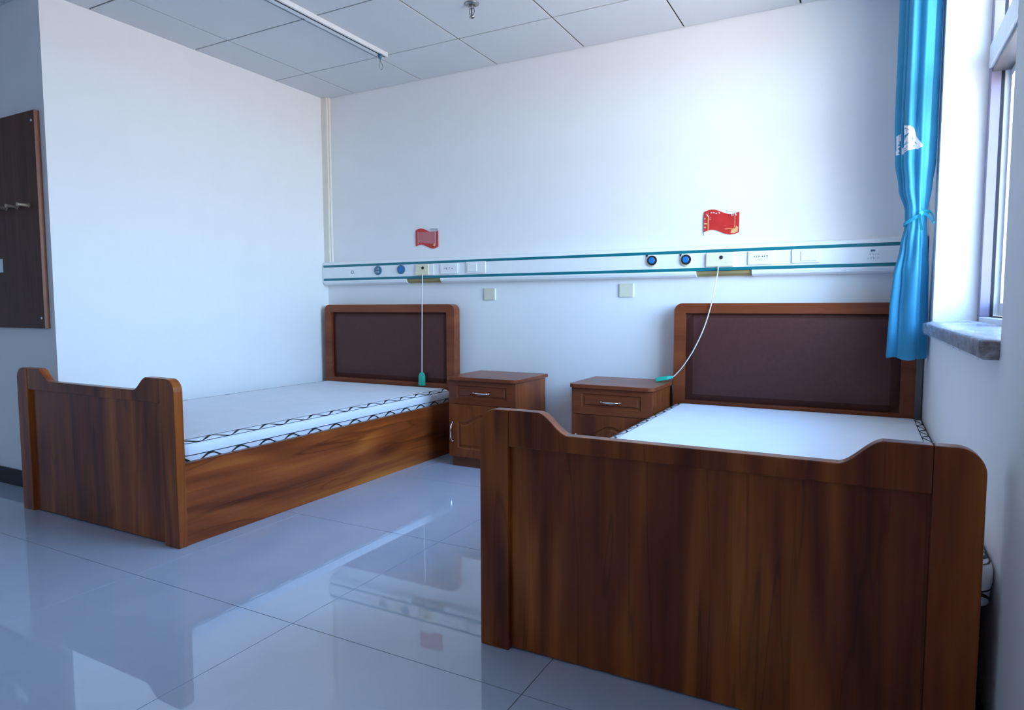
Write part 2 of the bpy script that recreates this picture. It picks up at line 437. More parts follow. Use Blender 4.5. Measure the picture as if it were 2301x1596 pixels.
# ------------------------------------------------------------------ beds
BW = 1.185
def foot_profile(w, zl, zh):
    """top edge of the footboard's rail, left to right, between the posts"""
    L = [(0.0925, zh), (0.185, zh)]
    for i in range(1, 10):
        t = i/9; L.append((0.185+0.083*t, zh-(zh-zl)*(t*t*(3-2*t))*0.72-(zh-zl)*0.28*t))
    R = [(w-x, z) for x, z in reversed(L)]
    return L+R
def make_bed(x, yfoot, yhead, label, hx0, hx1, zbase=0.320):
    root = thing('bed', (x, 0, 0), label, 'bed')
    zh, zl = 0.693, 0.636
    # footboard
    y0, y1 = yfoot, yfoot+0.040
    for side in (0, 1):
        pts = [(0, 0), (0.092, 0), (0.092, zh)] + arc(0.052, zh-0.052, 0.052, 90, 180, 8)
        if side: pts = [(BW-a, c) for a, c in pts][::-1]
        link('foot_post', prism(pts, y0, y1, 0.004), 'teak_upright', root)
    pts = [(0.0925, 0.590)] + foot_profile(BW, zl, zh) + [(BW-0.0925, 0.590)]
    link('foot_rail', prism(pts, y0+0.002, y1-0.001, 0.003), 'teak_upright', root)
    link('foot_panel', box((0.0925, y0+0.016, 0.006), (BW-0.0925, y1-0.004, 0.5895), 0.0), 'teak_upright', root)
    # headboard
    hl, hr = hx0-x, hx1-x; zt_ = 0.997; yb = -0.030; r = 0.045
    outer = [(hl, 0.0), (hr, 0.0)]
    o2 = [(hl, 0.0), (hr, 0.0), (hr, zt_-r)] + arc(hr-r, zt_-r, r, 0, 90, 6)[1:] + arc(hl+r, zt_-r, r, 90, 180, 6)
    il, ir, ib, it = hl+0.062, hr-0.062, 0.455, 0.941
    inn = [(il, ib), (ir, ib), (ir, it-0.02)] + [(ir, it-0.02+0.02*k/6) for k in range(1, 5)] + [(ir-0.001, it), (ir-0.02, it)] + [(il+0.02, it), (il+0.001, it)] + [(il, it-0.02*k/6) for k in range(0, 4)] + [(il, it-0.02)]
    inn = inn[:len(o2)]
    while len(inn) < len(o2): inn.append((il, it-0.02-0.001*len(inn)))
    hb = link('headboard_frame', ringplate(o2, inn, yhead, yb, 0.006), 'head_wood', root)
    link('headboard_back', box((il-0.03, yb+0.001, 0.02), (ir+0.03, yb+0.007, it+0.03)), 'rack_wood', root)
    # padded leather panel
    bm = bmesh.new(); nx, nz = 24, 14; gv = []
    for i in range(nx+1):
        col = []
        for j in range(nz+1):
            u, v = i/nx, j/nz
            e1 = min(min(u, 1-u)*(ir-il), min(v, 1-v)*(it-ib))
            puff = 0.020*(1-math.exp(-e1/0.022))
            col.append(bm.verts.new((il+(ir-il)*u, yhead+0.028-puff, ib+(it-ib)*v)))
        gv.append(col)
    for i in range(nx):
        for j in range(nz): bm.faces.new((gv[i][j], gv[i+1][j], gv[i+1][j+1], gv[i][j+1]))
    box((il, yhead+0.0281, ib), (ir, yb, it), bm=bm)
    link('leather_panel', bm, 'leather', root, smooth=False)
    # side rails and base
    for a in (0.006, BW-0.026):
        sr = link('side_rail', box((a, y1, 0.0), (a+0.020, yhead, 0.342), 0.002, 1), 'teak_long', root)
        link('edge_strip', box((a-0.0005, y1+0.001, 0.3421), (a+0.0205, yhead-0.001, 0.3445)), 'edge_band', sr)
    link('bed_base', box((0.027, y1+0.004, zbase-0.025), (BW-0.027, yhead-0.004, zbase)), 'rack_wood', root)
    return root
B1X, B2X = 0.0377, 2.683
make_bed(B1X, -2.155, -0.100, 'wooden bed by the plain left wall, its long side rail in view', 0.052, 1.212)
make_bed(B2X, -2.222, -0.118, 'wooden bed beside the window, its broad footboard nearest the camera', 2.697, 3.867, 0.345)

def make_mattress(x0, x1, y0, y1, z0, z1, label, drop=0.013):
    root = thing('mattress', ((x0+x1)/2, (y0+y1)/2, z0), label, 'mattress')
    hx, hy_, hz = (x1-x0)/2, (y1-y0)/2, z1-z0
    per = []
    def rr(inset, n=240):
        a, b_ = hx-inset, hy_-inset; r = max(0.055-inset, 0.012)
        segs = [('l', (a, -b_+r), (a, b_-r)), ('c', (a-r, b_-r), 0), ('l', (a-r, b_), (-a+r, b_)), ('c', (-a+r, b_-r), 90),
                ('l', (-a, b_-r), (-a, -b_+r)), ('c', (-a+r, -b_+r), 180), ('l', (-a+r, -b_), (a-r, -b_)), ('c', (a-r, -b_+r), 270)]
        P = []
        for s in segs:
            if s[0] == 'l':
                k = 56 if abs(s[1][0]-s[2][0]) < 1e-6 else 34
                for i in range(k): P.append((s[1][0]+(s[2][0]-s[1][0])*i/k, s[1][1]+(s[2][1]-s[1][1])*i/k))
            else:
                for i in range(8):
                    q = math.radians(s[2]+90*i/8); P.append((s[1][0]+r*math.cos(q), s[1][1]+r*math.sin(q)))
        return P
    TB = (0.036, hz); TE = (0.004, hz-drop)      # upper tape: inner and outer edge
    LB = (0.002, 0.046 if hz > 0.1 else 0.036); LE = (0.004, 0.010 if hz > 0.1 else 0.003)      # lower tape
    prof = [(0.012, 0.0), LE, LB, (-0.001, LB[1]+0.014), (-0.001, hz-drop-0.015), TE, TB, (0.07, hz+0.001), (0.20, hz+0.004), (0.40, hz+0.005)]
    bm = bmesh.new(); R = []
    for ins, z in prof: R.append([bm.verts.new((px, py, z)) for px, py in rr(ins)])
    for A, B in zip(R, R[1:]):
        for k in range(len(A)): bm.faces.new((A[k], A[(k+1) % len(A)], B[(k+1) % len(A)], B[k]))
    bm.faces.new(R[0][::-1]); bm.faces.new(R[-1])
    link('ticking', bm, 'mattress_white', root, smooth=True)
    # black wave trim: ribbons lying on the tapes
    def ribbon(bm, a, c, tfun, hw):
        A, C = rr(a[0]), rr(c[0]); N = len(A); s = 0; V = []
        lens = [math.dist(A[k], A[(k+1) % N]) for k in range(N)]; tot = sum(lens)
        bandw = math.hypot(a[0]-c[0], a[1]-c[1])
        M = int(tot/0.0095); acc = [0]
        for q in lens: acc.append(acc[-1]+q)
        k = 0
        for i in range(M):
            s = tot*i/M
            while acc[k+1] < s: k += 1
            f = (s-acc[k])/max(lens[k], 1e-6); k2 = (k+1) % N
            pa = Vector((A[k][0]+(A[k2][0]-A[k][0])*f, A[k][1]+(A[k2][1]-A[k][1])*f, a[1]))
            pc = Vector((C[k][0]+(C[k2][0]-C[k][0])*f, C[k][1]+(C[k2][1]-C[k][1])*f, c[1]))
            nr = (pc-pa).cross(Vector((A[k2][0]-A[k][0], A[k2][1]-A[k][1], 0))).normalized()
            if nr.dot(Vector((pa.x, pa.y, 0.05))) < 0: nr = -nr
            t, w = tfun(s, tot), hw(s)
            row = []
            for dt in (-1, 1):
                tt = t+dt*w/bandw
                row.append(bm.verts.new(pa.lerp(pc, tt)+nr*0.0013))
            V.append(row)
        for i in range(M):
            j = (i+1) % M; bm.faces.new((V[i][0], V[j][0], V[j][1], V[i][1]))
    bm = bmesh.new()
    def wave(lmb, ph):
        def f(s, tot):
            n = max(1, round(tot/lmb)); return 0.5+0.40*math.sin(2*PI*n*s/tot+ph)
        return f
    ribbon(bm, TB, TE, lambda s, t: 0.03, lambda s: 0.0014)
    ribbon(bm, TB, TE, lambda s, t: 0.97, lambda s: 0.0020)
    ribbon(bm, TB, TE, wave(0.150, 0.0), lambda s: 0.0038+0.0020*math.sin(4*PI*s/0.15+0.9))
    ribbon(bm, LB, LE, lambda s, t: 0.0, lambda s: 0.0018)
    ribbon(bm, LB, LE, wave(0.150, 1.2), lambda s: 0.0042+0.0014*math.sin(4*PI*s/0.15+2.0))
    tag(link('wave_trim', bm, 'trim_black', root), 'black wavy trim')
    return root
make_mattress(0.0645, 1.196, -2.112, -0.104, 0.3205, 0.428, 'bare white mattress with black wavy trim on the bed by the left wall')
make_mattress(2.722, 3.899, -2.178, -0.122, 0.3455, 0.440, 'bare white mattress with black wavy trim on the bed beside the window', 0.004)

# ------------------------------------------------------------------ bedside cabinets
def pull_handle(parent, c, axis, L):
    """bow pull: two feet and a tapering arched bar; axis x or z; sticks out along -y"""
    n = 14; path = []; rad = []
    for i in range(n+1):
        t = i/n*2-1; h = 0.022*(1-t**4)
        p = Vector((0, -h-0.001, 0)); p[0 if axis == 'x' else 2] = t*L/2
        path.append(Vector(c)+p); rad.append(0.0030+0.0042*(1-t*t)**2)
    b = tube(path, rad, 8)
    for s in (-1, 1):
        q = Vector(c); q[0 if axis == 'x' else 2] += s*L/2
        lathe([(0.006, 0.0), (0.006, -0.004), (0.003, -0.007)], 'y', 10, q, b)
    return tag(link('pull_handle', b, 'chrome', parent, smooth=True), 'chrome bow pull handle')
def make_cabinet(x0, x1, y0, y1, label, right_hinge=True):
    root = thing('bedside_cabinet', ((x0+x1)/2, (y0+y1)/2, 0), label, 'cabinet')
    hx, hy_ = (x1-x0)/2, (y1-y0)/2; zt_ = 0.556; bx = hx-0.017; yf = -hy_+0.018
    link('body', box((-bx, yf+0.019, 0.062), (bx, hy_-0.004, zt_-0.0225), 0.002, 1), 'cabinet_teak', root)
    link('plinth', box((-bx+0.012, yf+0.024, 0.0), (bx-0.012, hy_-0.02, 0.0615), 0.002, 1), 'cabinet_wood', root)
    cr = 0.045
    tp = arc(hx-cr, -hy_+cr, cr, 270, 360, 6) + [(hx, hy_), (-hx, hy_)] + arc(-hx+cr, -hy_+cr, cr, 180, 270, 6)
    link('top', prism(tp, zt_-0.022, zt_, 0.005, 3, 'xy'), 'head_wood', root)
    # drawer front with routed frame and raised field
    def rect(l, r, b_, t, m=6):
        return [(l+(r-l)*i/m, b_) for i in range(m)] + [(r, b_+(t-b_)*i/m) for i in range(m)] + [(r-(r-l)*i/m, t) for i in range(m)] + [(l, t-(t-b_)*i/m) for i in range(m)]
    def routed(name, outer, mid, inner, ztop, parent):
        bm = bmesh.new()
        lv = [(outer, yf+0.0185), (outer, yf+0.0015), (None, 0), (mid, yf), (mid2(mid, inner, .28), yf+0.0062), (mid2(mid, inner, .75), yf+0.0062), (inner, yf+0.0010)]
        R = [[bm.verts.new((a, y, c)) for a, c in lp] for lp, y in lv if lp]
        for A, B in zip(R, R[1:]):
            n = len(A)
            for k in range(n): bm.faces.new((A[k], A[(k+1) % n], B[(k+1) % n], B[k]))
        bm.faces.new(R[0][::-1]); bm.faces.new(R[-1])
        return link(name, bm, 'head_wood' if name == 'drawer_front' else 'cabinet_teak', parent)
    def mid2(a, b_, t): return [(p[0]+(q[0]-p[0])*t, p[1]+(q[1]-p[1])*t) for p, q in zip(a, b_)]
    zs = 0.389
    dr = routed('drawer_front', rect(-bx, bx, zs+0.0015, zt_-0.024), rect(-bx+0.058, bx-0.058, zs+0.037, zt_-0.052), rect(-bx+0.078, bx-0.078, zs+0.057, zt_-0.072), 0, root)
    pull_handle(dr, (0, yf+0.001, (zs+zt_-0.024)/2+0.002), 'x', 0.105)
    # door with arched raised field
    def arch(l, r, b_, ts, rise, m=12):
        P = [(l+(r-l)*i/m, b_) for i in range(m)] + [(r, b_+(ts-b_)*i/m) for i in range(m)]
        for i in range(2*m):
            t = i/(2*m); xx = r+(l-r)*t; q = abs(2*t-1)
            P.append((xx, ts+rise*(0.5+0.5*math.cos(PI*min(1, q*1.18))) if q < 0.85 else ts))
        P += [(l, ts+(b_-ts)*i/m) for i in range(m)]
        return P
    m = 12; l, r, bb, t = -bx, bx, 0.064, zs-0.0015
    outer = [(l+(r-l)*i/m, bb) for i in range(m)] + [(r, bb+(t-bb)*i/m) for i in range(m)] + [(r+(l-r)*i/(2*m), t) for i in range(2*m)] + [(l, t+(bb-t)*i/m) for i in range(m)]
    do = routed('door', outer, arch(l+0.062, r-0.062, bb+0.052, t-0.108, 0.052), arch(l+0.085, r-0.085, bb+0.075, t-0.131, 0.052), 0, root)
    pull_handle(do, (l+0.026 if right_hinge else r-0.026, yf+0.001, 0.215), 'z', 0.115)
    return root
make_cabinet(1.390, 1.886, -0.482, -0.050, 'wooden bedside cabinet standing clear of both beds, right of the left bed')
make_cabinet(2.205, 2.692, -0.482, -0.050, 'wooden bedside cabinet close to the window bed, a green cord pull on its top')

# ------------------------------------------------------------------ bed-head services trunking
tr = thing('bed_head_trunking', (0.014, 0, 1.14), 'long white bed-head trunking with two teal stripes on the back wall', 'trunking')
TX = 0.014; TL = 3.888-TX; TZ = 1.14
def tz(z): return z-TZ
link('front_panel', box((0, -0.060, tz(1.193)), (TL, -0.006, tz(1.276)), 0.0008, 1), 'trunk_white', tr)
link('upper_cover', prism([(0, tz(1.322)), (-0.030, tz(1.320)), (-0.050, tz(1.312)), (-0.060, tz(1.2935)), (-0.060, tz(1.2925)), (0, tz(1.2925))], 0, TL, 0.0, plane='yz'), 'trunk_white', tr)
LAMPS = ((0.786-TX, 1.076-TX), (2.800-TX, 3.096-TX))
lowp = [(0, tz(1.176)), (-0.060, tz(1.176)), (-0.060, tz(1.168)), (-0.054, tz(1.154)), (-0.040, tz(1.145)), (0, tz(1.142))]
edges = [0] + [q for a in LAMPS for q in a] + [TL]
for a, c in zip(edges[0::2], edges[1::2]):
    link('lower_cover', prism(lowp, a, c, 0.0, plane='yz'), 'trunk_white', tr)
for a, c in LAMPS:
    link('lamp_recess', prism([(0, tz(1.1755)), (-0.050, tz(1.1755)), (-0.046, tz(1.160)), (-0.034, tz(1.149)), (0, tz(1.147))], a+0.002, c-0.002, 0.0, plane='yz'), 'khaki', tr)
for z in (1.2845, 1.1845):
    link('stripe', box((0, -0.0615, tz(z-0.0080)), (TL, -0.006, tz(z+0.0080)), 0.0008, 1), 'stripe_teal', tr)
tag(link('end_cap', prism([(0, tz(1.325)), (-0.050, tz(1.316)), (-0.063, tz(1.294)), (-0.063, tz(1.168)), (-0.042, tz(1.142)), (0, tz(1.139))], TL, TL+0.006, plane='yz'), 'khaki', tr), 'tan end cap')
link('end_cap', prism([(0, tz(1.325)), (-0.045, tz(1.318)), (-0.0605, tz(1.294)), (-0.0605, tz(1.168)), (-0.042, tz(1.142)), (0, tz(1.139))], -0.008, -0.0003, 0.002, plane='yz'), 'trunk_white', tr)
FY = -0.060
def dashes(parent, x, z, n, w, h, y, mat='print_grey', name='print'):
    b = bmesh.new(); rnd = random.Random(int(x*1000)+n)
    for i in range(n):
        cx = x+(i-(n-1)/2)*w*1.5
        for k in range(3):
            a = rnd.uniform(-w/2, w/2); c = rnd.uniform(-h/2, h/2)
            if k % 2: box((cx-w/2, y, z+c-h*0.09), (cx+w/2*rnd.uniform(.2, 1), y+0.0006, z+c+h*0.09), bm=b)
            else: box((cx+a-w*0.12, y, z-h/2), (cx+a+w*0.12, y+0.0006, z+h/2*rnd.uniform(.2, 1)), bm=b)
    return link(name, b, mat, parent)
def outlet(x, z, style):
    if style == 'right':
        a = link('gas_outlet', lathe([(0.034, 0), (0.034, -0.006), (0.030, -0.010), (0.027, -0.010)], 'y', 28, (x-TX-0.002, FY, tz(z)-0.003)), 'cream', tr)
        link('outlet_ring', lathe([(0.028, -0.008), (0.028, -0.016), (0.022, -0.016)], 'y', 28, (x-TX+0.002, FY, tz(z))), 'dark_plastic', a)
        link('outlet_cap', lathe([(0.0180, -0.0158), (0.0180, -0.019), (0.015, -0.021)], 'y', 24, (x-TX, FY, tz(z))), 'blue_plastic', a)
        c = link('dust_cap_strap', tube(spline([(x-TX-0.032, FY-0.004, tz(z)+0.004), (x-TX-0.034, FY-0.006, tz(z)+0.016), (x-TX-0.032, FY-0.003, tz(z)+0.026)]), 0.0010, 6), 'cord_white', a)
        link('strap_tab', prism([(x-TX-0.037, tz(z)+0.033), (x-TX-0.025, tz(z)+0.033), (x-TX-0.033, tz(z)+0.018)], FY-0.006, FY), 'dark_plastic', c)
    else:
        a = link('gas_outlet', lathe([(0.032, 0), (0.032, -0.008), (0.028, -0.011)], 'y', 28, (x-TX, FY, tz(z))), 'slate_blue', tr)
        if style == 'slots':
            b_ = bmesh.new()
            for q in (-1, 1):
                for k in (-1, 0, 1):
                    L = 0.018-0.004*abs(k)
                    box((x-TX+k*0.011-0.002+q*0.001, FY-0.0125, tz(z)+(0.003 if q > 0 else -L-0.003)), (x-TX+k*0.011+0.003, FY-0.0105, tz(z)+(L+0.003 if q > 0 else -0.003)), bm=b_)
            link('slot_marks', b_, 'print_pale', a)
        else:
            link('outlet_cap', lathe([(0.022, -0.011), (0.022, -0.015), (0.018, -0.017)], 'y', 24, (x-TX+0.002, FY, tz(z))), 'blue_plastic', a)
            link('outlet_mark', box((x-TX-0.020, FY-0.001, tz(z)+0.038), (x-TX-0.014, FY, tz(z)+0.046)), 'print_grey', a)
outlet(0.540, 1.241, 'slots'); outlet(0.748, 1.242, 'plain'); outlet(2.551, 1.243, 'right'); outlet(2.745, 1.241, 'right')
# small printed D near the left end
def glyph(ch, size, parent, loc, mat, name='lettering'):
    cu = bpy.data.curves.new('glyph', 'FONT'); cu.body = ch; cu.size = size; cu.extrude = 0.0003
    t = bpy.data.objects.new('glyph', cu); COL.objects.link(t)
    bpy.context.view_layer.update()
    me = bpy.data.meshes.new_from_object(t.evaluated_get(bpy.context.evaluated_depsgraph_get()))
    bpy.data.objects.remove(t); me.transform(Matrix.Rotation(PI/2, 4, 'X'))
    o = link(name, me, mat, parent, loc); return o
glyph('D.', 0.036, tr, (0.285-TX, FY-0.0006, tz(1.222)), 'print_grey')
def plate(x, z, w, h, d=0.008, mat='white_plastic'):
    return link('socket_plate', box((x-TX-w/2, FY-d, tz(z)-h/2), (x-TX+w/2, FY-0.0001, tz(z)+h/2), 0.003, 2), mat, tr)
p1 = plate(1.153, 1.237, 0.140, 0.070); dashes(p1, 1.150-TX, tz(1.240), 4, 0.014, 0.014, FY-0.0086, 'print_pale', 'plate_print')
p2 = plate(1.364, 1.240, 0.150, 0.076); link('rocker', box((1.300-TX, FY-0.012, tz(1.212)), (1.375-TX, FY-0.008, tz(1.268)), 0.002, 1), 'white_plastic', p2)
p3 = plate(3.142, 1.238, 0.130, 0.072, 0.010); dashes(p3, 3.142-TX, tz(1.246), 6, 0.009, 0.010, FY-0.0106, 'print_grey', 'plate_print'); dashes(p3, 3.140-TX, tz(1.228), 3, 0.006, 0.006, FY-0.0106, 'print_pale', 'plate_print')
p4 = plate(3.362, 1.240, 0.134, 0.072, 0.010); link('rocker', box((3.338-TX, FY-0.0145, tz(1.214)), (3.415-TX, FY-0.010, tz(1.266)), 0.002, 1), 'white_plastic', p4)
p5 = link('rating_label', box((3.640-TX, FY-0.0015, tz(1.205)), (3.700-TX, FY-0.0001, tz(1.262)), 0.0), 'trunk_white', tr)
link('label_print', box((3.656-TX, FY-0.0022, tz(1.250)), (3.676-TX, FY-0.0016, tz(1.260))), 'slate_blue', p5)
dashes(p5, 3.672-TX, tz(1.238), 4, 0.008, 0.009, FY-0.0022, 'print_pale', 'label_print'); dashes(p5, 3.668-TX, tz(1.218), 5, 0.007, 0.009, FY-0.0022, 'print_pale', 'label_print')

# nurse call units with cord pulls
def call_unit(x, z, label, cordpts, cream_w, handle):
    r = thing('call_unit', (x, FY-0.0002, z), label, 'call unit', 'nurse call units on the trunking')
    w = 0.148; h = 0.080
    link('back_plate', box((-w/2, -0.006, -h/2), (w/2, 0.0, h/2), 0.002, 1), 'white_plastic', r)
    f = link('cover', box((-w/2+0.001, -0.016, -h/2+0.003), (-w/2+cream_w, -0.0061, h/2-0.003), 0.003, 2), 'cream', r)
    link('indicator', lathe([(0.010, -0.016), (0.010, -0.019), (0.006, -0.021)], 'y', 16, (-w/2+cream_w*0.58, 0, 0.012)), 'dark_plastic', f)
    g = link('call_symbol', lathe([(0.008, -0.0158), (0.008, -0.0168)], 'y', 12, (-w/2+cream_w*0.74, 0, -0.018)), 'plate_cream', f)
    L = [Vector(p)-r.location for p in cordpts]
    co = link('pull_cord', tube(spline(L, 10), 0.0030, 8), 'cord_white', r, smooth=True)
    a, c = Vector(handle[0])-r.location, Vector(handle[1])-r.location
    d = (c-a).normalized(); s = Vector(handle[2]); t = d.cross(s).normalized()
    bm = bmesh.new(); R = []
    Lh = (c-a).length
    for q, ww, th in ((0, 0.007, 0.006), (0.10, 0.016, 0.008), (0.28, 0.021, 0.010), (0.9, 0.022, 0.011), (1.0, 0.020, 0.009)):
        ctr = a+d*Lh*q
        R.append([bm.verts.new(ctr+s*u*ww+t*v*th) for u, v in ((-1, -1), (1, -1), (1, 1), (-1, 1))])
    for A, B in zip(R, R[1:]):
        for k in range(4): bm.faces.new((A[k], A[(k+1) % 4], B[(k+1) % 4], B[k]))
    bm.faces.new(R[0][::-1]); bm.faces.new(R[-1]); bmesh.ops.recalc_face_normals(bm, faces=bm.faces); bevel(bm, 0.002, 2)
    tag(link('cord_handle', bm, 'pull_green', co), 'green plastic cord handle')
    return r
call_unit(0.955, 1.2347, 'cream nurse call unit, its cord hanging straight down before the left headboard',
          [(0.940, -0.078, 1.205), (0.942, -0.080, 1.16), (0.958, -0.108, 1.02), (0.959, -0.112, 0.90), (0.957, -0.114, 0.70), (0.956, -0.117, 0.525)], 0.108,
          ((0.956, -0.117, 0.528), (0.955, -0.117, 0.435), (1, 0, 0)))
call_unit(2.930, 1.2347, 'cream nurse call unit, its cord curving over to the cabinet by the window bed',
          [(2.922, -0.070, 1.205), (2.921, -0.082, 1.15), (2.902, -0.124, 1.00), (2.868, -0.130, 0.87), (2.815, -0.134, 0.745), (2.755, -0.137, 0.645), (2.709, -0.140, 0.590), (2.694, -0.142, 0.581)], 0.143,
          ((2.700, -0.142, 0.584), (2.612, -0.162, 0.5665), (0.02, -1, 0)))

# ------------------------------------------------------------------ flag plaques and blank plates
def flag(x0, z0, label, style):
    r = thing('flag_plaque', (x0, -0.0002, z0), label, 'plaque', 'red flag plaques on the back wall')
    w = 0.191; h = 0.112
    def wv(t): return 0.014*math.sin(2*PI*(t*0.96+0.02))-0.006*t
    N = 28
    top = [(w*i/N, h+wv(i/N)) for i in range(N+1)]; bot = [(w*i/N, wv(i/N)) for i in range(N+1)]
    link('flag_board', prism(bot+top[::-1], -0.006, 0.0, 0.0015, 1), 'flag_red', r)
    def strip(name, pts, mat, y=-0.0064):
        return link(name, prism(pts, y-0.0005, y+0.0002), mat, r)
    def bar(name, x, za, zb, mat, t=0.0022): return strip(name, [(x-t, za), (x+t, za), (x+t, zb), (x-t, zb)], mat)
    if style == 'pink':
        strip('card_pocket', [(0.022, 0.012)]+[(0.022+0.145*i/10, max(0.006, 0.022-0.02*i/10)+0.008) for i in range(11)]+[(0.167, h-0.014), (0.022, h-0.014)], 'card_pink')
        bar('white_line', 0.022, 0.016, h-0.010, 'white_print', 0.0016); bar('gold_line', 0.168, 0.012, h-0.004, 'white_print', 0.0020)
        strip('purple_edge', [(0.174, h*0.25), (0.1895, h*0.2), (0.1895, h-0.012), (0.174, h-0.014)], 'flag_dark')
        strip('gold_flower', [(0.150, 0.0), (0.168, -0.004), (0.170, 0.012), (0.156, 0.016)], 'gold_print')
        strip('corner_clip', [(0.128, h-0.003), (0.190, h-0.006), (0.190, h+0.005), (0.128, h+0.008)], 'print_pale')
        strip('cross_line', [(0.160, h-0.016), (0.184, h-0.016), (0.184, h-0.012), (0.160, h-0.012)], 'white_print')
    else:
        bar('gold_line', 0.025, 0.004, 0.084, 'gold_print', 0.0024)
        strip('gold_line', [(0.014, 0.100), (0.018, 0.101), (0.0275, 0.086), (0.0235, 0.083)], 'white_print')
        bar('gold_line', 0.168, 0.020, 0.082, 'gold_print', 0.0016)
        strip('gold_line', [(0.115, 0.011), (0.168, 0.013), (0.168, 0.016), (0.115, 0.014)], 'gold_print')
        strip('gold_flower', [(0.146, -0.010), (0.166, -0.012), (0.184, -0.004), (0.186, 0.020), (0.176, 0.028), (0.170, 0.012), (0.150, 0.008)], 'gold_print')
        for zz, ww in ((0.072, 0.008), (0.044, 0.018), (0.024, 0.010)):
            strip('gold_motif', [(0.002, zz), (0.002+ww, zz), (0.002+ww, zz+0.006), (0.002, zz+0.008)], 'gold_print')
        dashes(r, 0.042, 0.107, 3, 0.010, 0.007, -0.0072, 'white_print', 'white_lettering'); dashes(r, 0.075, 0.103, 2, 0.010, 0.009, -0.0072, 'white_print', 'white_lettering')
        dashes(r, 0.163, 0.090, 2, 0.011, 0.014, -0.0072, 'white_print', 'white_lettering')
        strip('corner_clip', [(0.126, h-0.002), (0.180, h-0.008), (0.186, h+0.002), (0.128, h+0.006)], 'white_print')
        bar('flag_pole', 0.0, -0.018, 0.10, 'print_grey', 0.0014)
        for zz in (0.078, 0.068): strip('gold_line', [(0.027, zz), (0.040, zz), (0.040, zz+0.0018), (0.027, zz+0.0018)], 'gold_print')
flag(0.834, 1.402, 'small wavy red flag plaque with a pink card pocket, above the left bed', 'pink')
flag(2.826, 1.394, 'wavy bright red flag plaque with gold lines, above the window bed', 'gold')
def blank_plate(x0, x1, z0, z1, label):
    r = thing('blank_wall_plate', ((x0+x1)/2, -0.0002, (z0+z1)/2), label, 'wall plate', 'square blank plates on the back wall')
    w, h = (x1-x0)/2, (z1-z0)/2
    link('back_box', box((-w+0.001, -0.004, -h+0.001), (w-0.001, 0, h-0.001)), 'white_plastic', r)
    link('cover', box((-w, -0.011, -h), (w, -0.0041, h), 0.003, 2), 'plate_cream', r)
blank_plate(1.394, 1.478, 1.024, 1.103, 'small cream blank wall plate right of the left headboard')
blank_plate(2.336, 2.422, 1.036, 1.116, 'cream blank wall plate just left of the window headboard')

# ------------------------------------------------------------------ ceiling fittings
t = thing('ceiling_track', (0.98, -0.495, H), 'white privacy curtain track fixed along the ceiling above the left bed', 'curtain track')
link('track_rail', prism([(-0.028, 0), (-0.028, -0.024), (-0.002, -0.024), (-0.002, -0.020), (0.010, -0.020), (0.010, -0.024), (0.022, -0.024), (0.022, 0)], -2.4, 0.0, plane='xz'), 'track_white', t)
link('track_slot', box((-0.002, -2.395, -0.0236), (0.010, -0.004, -0.0202)), 'gasket', t)
gl = link('glider', prism([(-0.010, -0.0245), (0.018, -0.0245), (0.006, -0.052), (0.001, -0.052)], -0.062, -0.046), 'slate_blue', t)
link('hook_wire', tube(spline([(0.003, -0.054, -0.052), (0.004, -0.054, -0.070), (0.000, -0.052, -0.092), (-0.002, -0.05, -0.103)]), 0.0016, 6), 'steel', gl)
link('hook_wire', tube(spline([(0.004, -0.054, -0.054), (0.020, -0.054, -0.085), (0.022, -0.05, -0.100), (0.012, -0.048, -0.112), (0.006, -0.048, -0.110)]), 0.0016, 6), 'steel', gl)
s = thing('sprinkler', (1.803, -0.813, H), 'small metal fire sprinkler head hanging from the ceiling', 'sprinkler')
link('escutcheon', lathe([(0.038, 0.0), (0.036, -0.004), (0.026, -0.010), (0.020, -0.012), (0.018, -0.008)], 'z', 24), 'steel', s, smooth=True)
link('body', lathe([(0.014, -0.008), (0.014, -0.022), (0.010, -0.026)], 'z', 12), 'steel', s)
b = bmesh.new()
for q in (-1, 1): tube(spline([(q*0.011, 0, -0.020), (q*0.015, 0, -0.036), (q*0.012, 0, -0.052), (q*0.003, 0, -0.060)]), 0.0022, 6, b)
link('yoke', b, 'steel', s)
link('bulb', tube([(0, 0, -0.026), (0, 0, -0.056)], 0.0030, 8), 'dark_plastic', s)
b = lathe([(0.004, -0.058), (0.006, -0.063), (0.015, -0.068), (0.014, -0.070), (0.004, -0.066)], 'z', 16)
link('deflector', b, 'steel', s)

# ------------------------------------------------------------------ coat rack on the entry wall
cr_ = thing('coat_rack', (-0.60, YL-0.0003, 0.872), 'dark brown wooden coat board with a row of pegs on the shaded wall', 'coat rack')
X0, X1 = -0.60, 0.556; ZH = 1.964-0.872
link('board', box((X0, -0.026, 0), (X1-0.004, 0.0, ZH), 0.001, 1), 'rack_wood', cr_)
tag(link('edge_strip', box((X1-0.0039, -0.0265, 0), (X1, 0.0, ZH), 0.001, 1), 'edge_band', cr_), 'reddish edge strip')
for k in range(9):
    px = 0.474-0.109*k
    p = link('peg', lathe([(0.011, -0.026), (0.011, -0.032), (0.0085, -0.034), (0.0085, -0.076), (0.010, -0.078), (0.010, -0.084), (0.007, -0.086)], 'y', 14, (px, 0, 1.497-0.872)), 'brass_grey', cr_, smooth=False)
for px, pz in ((0.530, 1.915), (0.530, 0.925), (-0.56, 1.915), (-0.56, 0.925), (0.0, 1.915), (0.0, 0.925)):
    link('screw_cap', lathe([(0.0065, -0.026), (0.0065, -0.028), (0.003, -0.0295)], 'y', 12, (px, 0, pz-0.872)), 'white_plastic', cr_)
tag(link('paper_note', box((-0.555, YL-0.0272, 1.167), (-0.421, YL-0.0267, 1.238)), 'paper'), 'small white paper note stuck on the dark coat board', 'note')

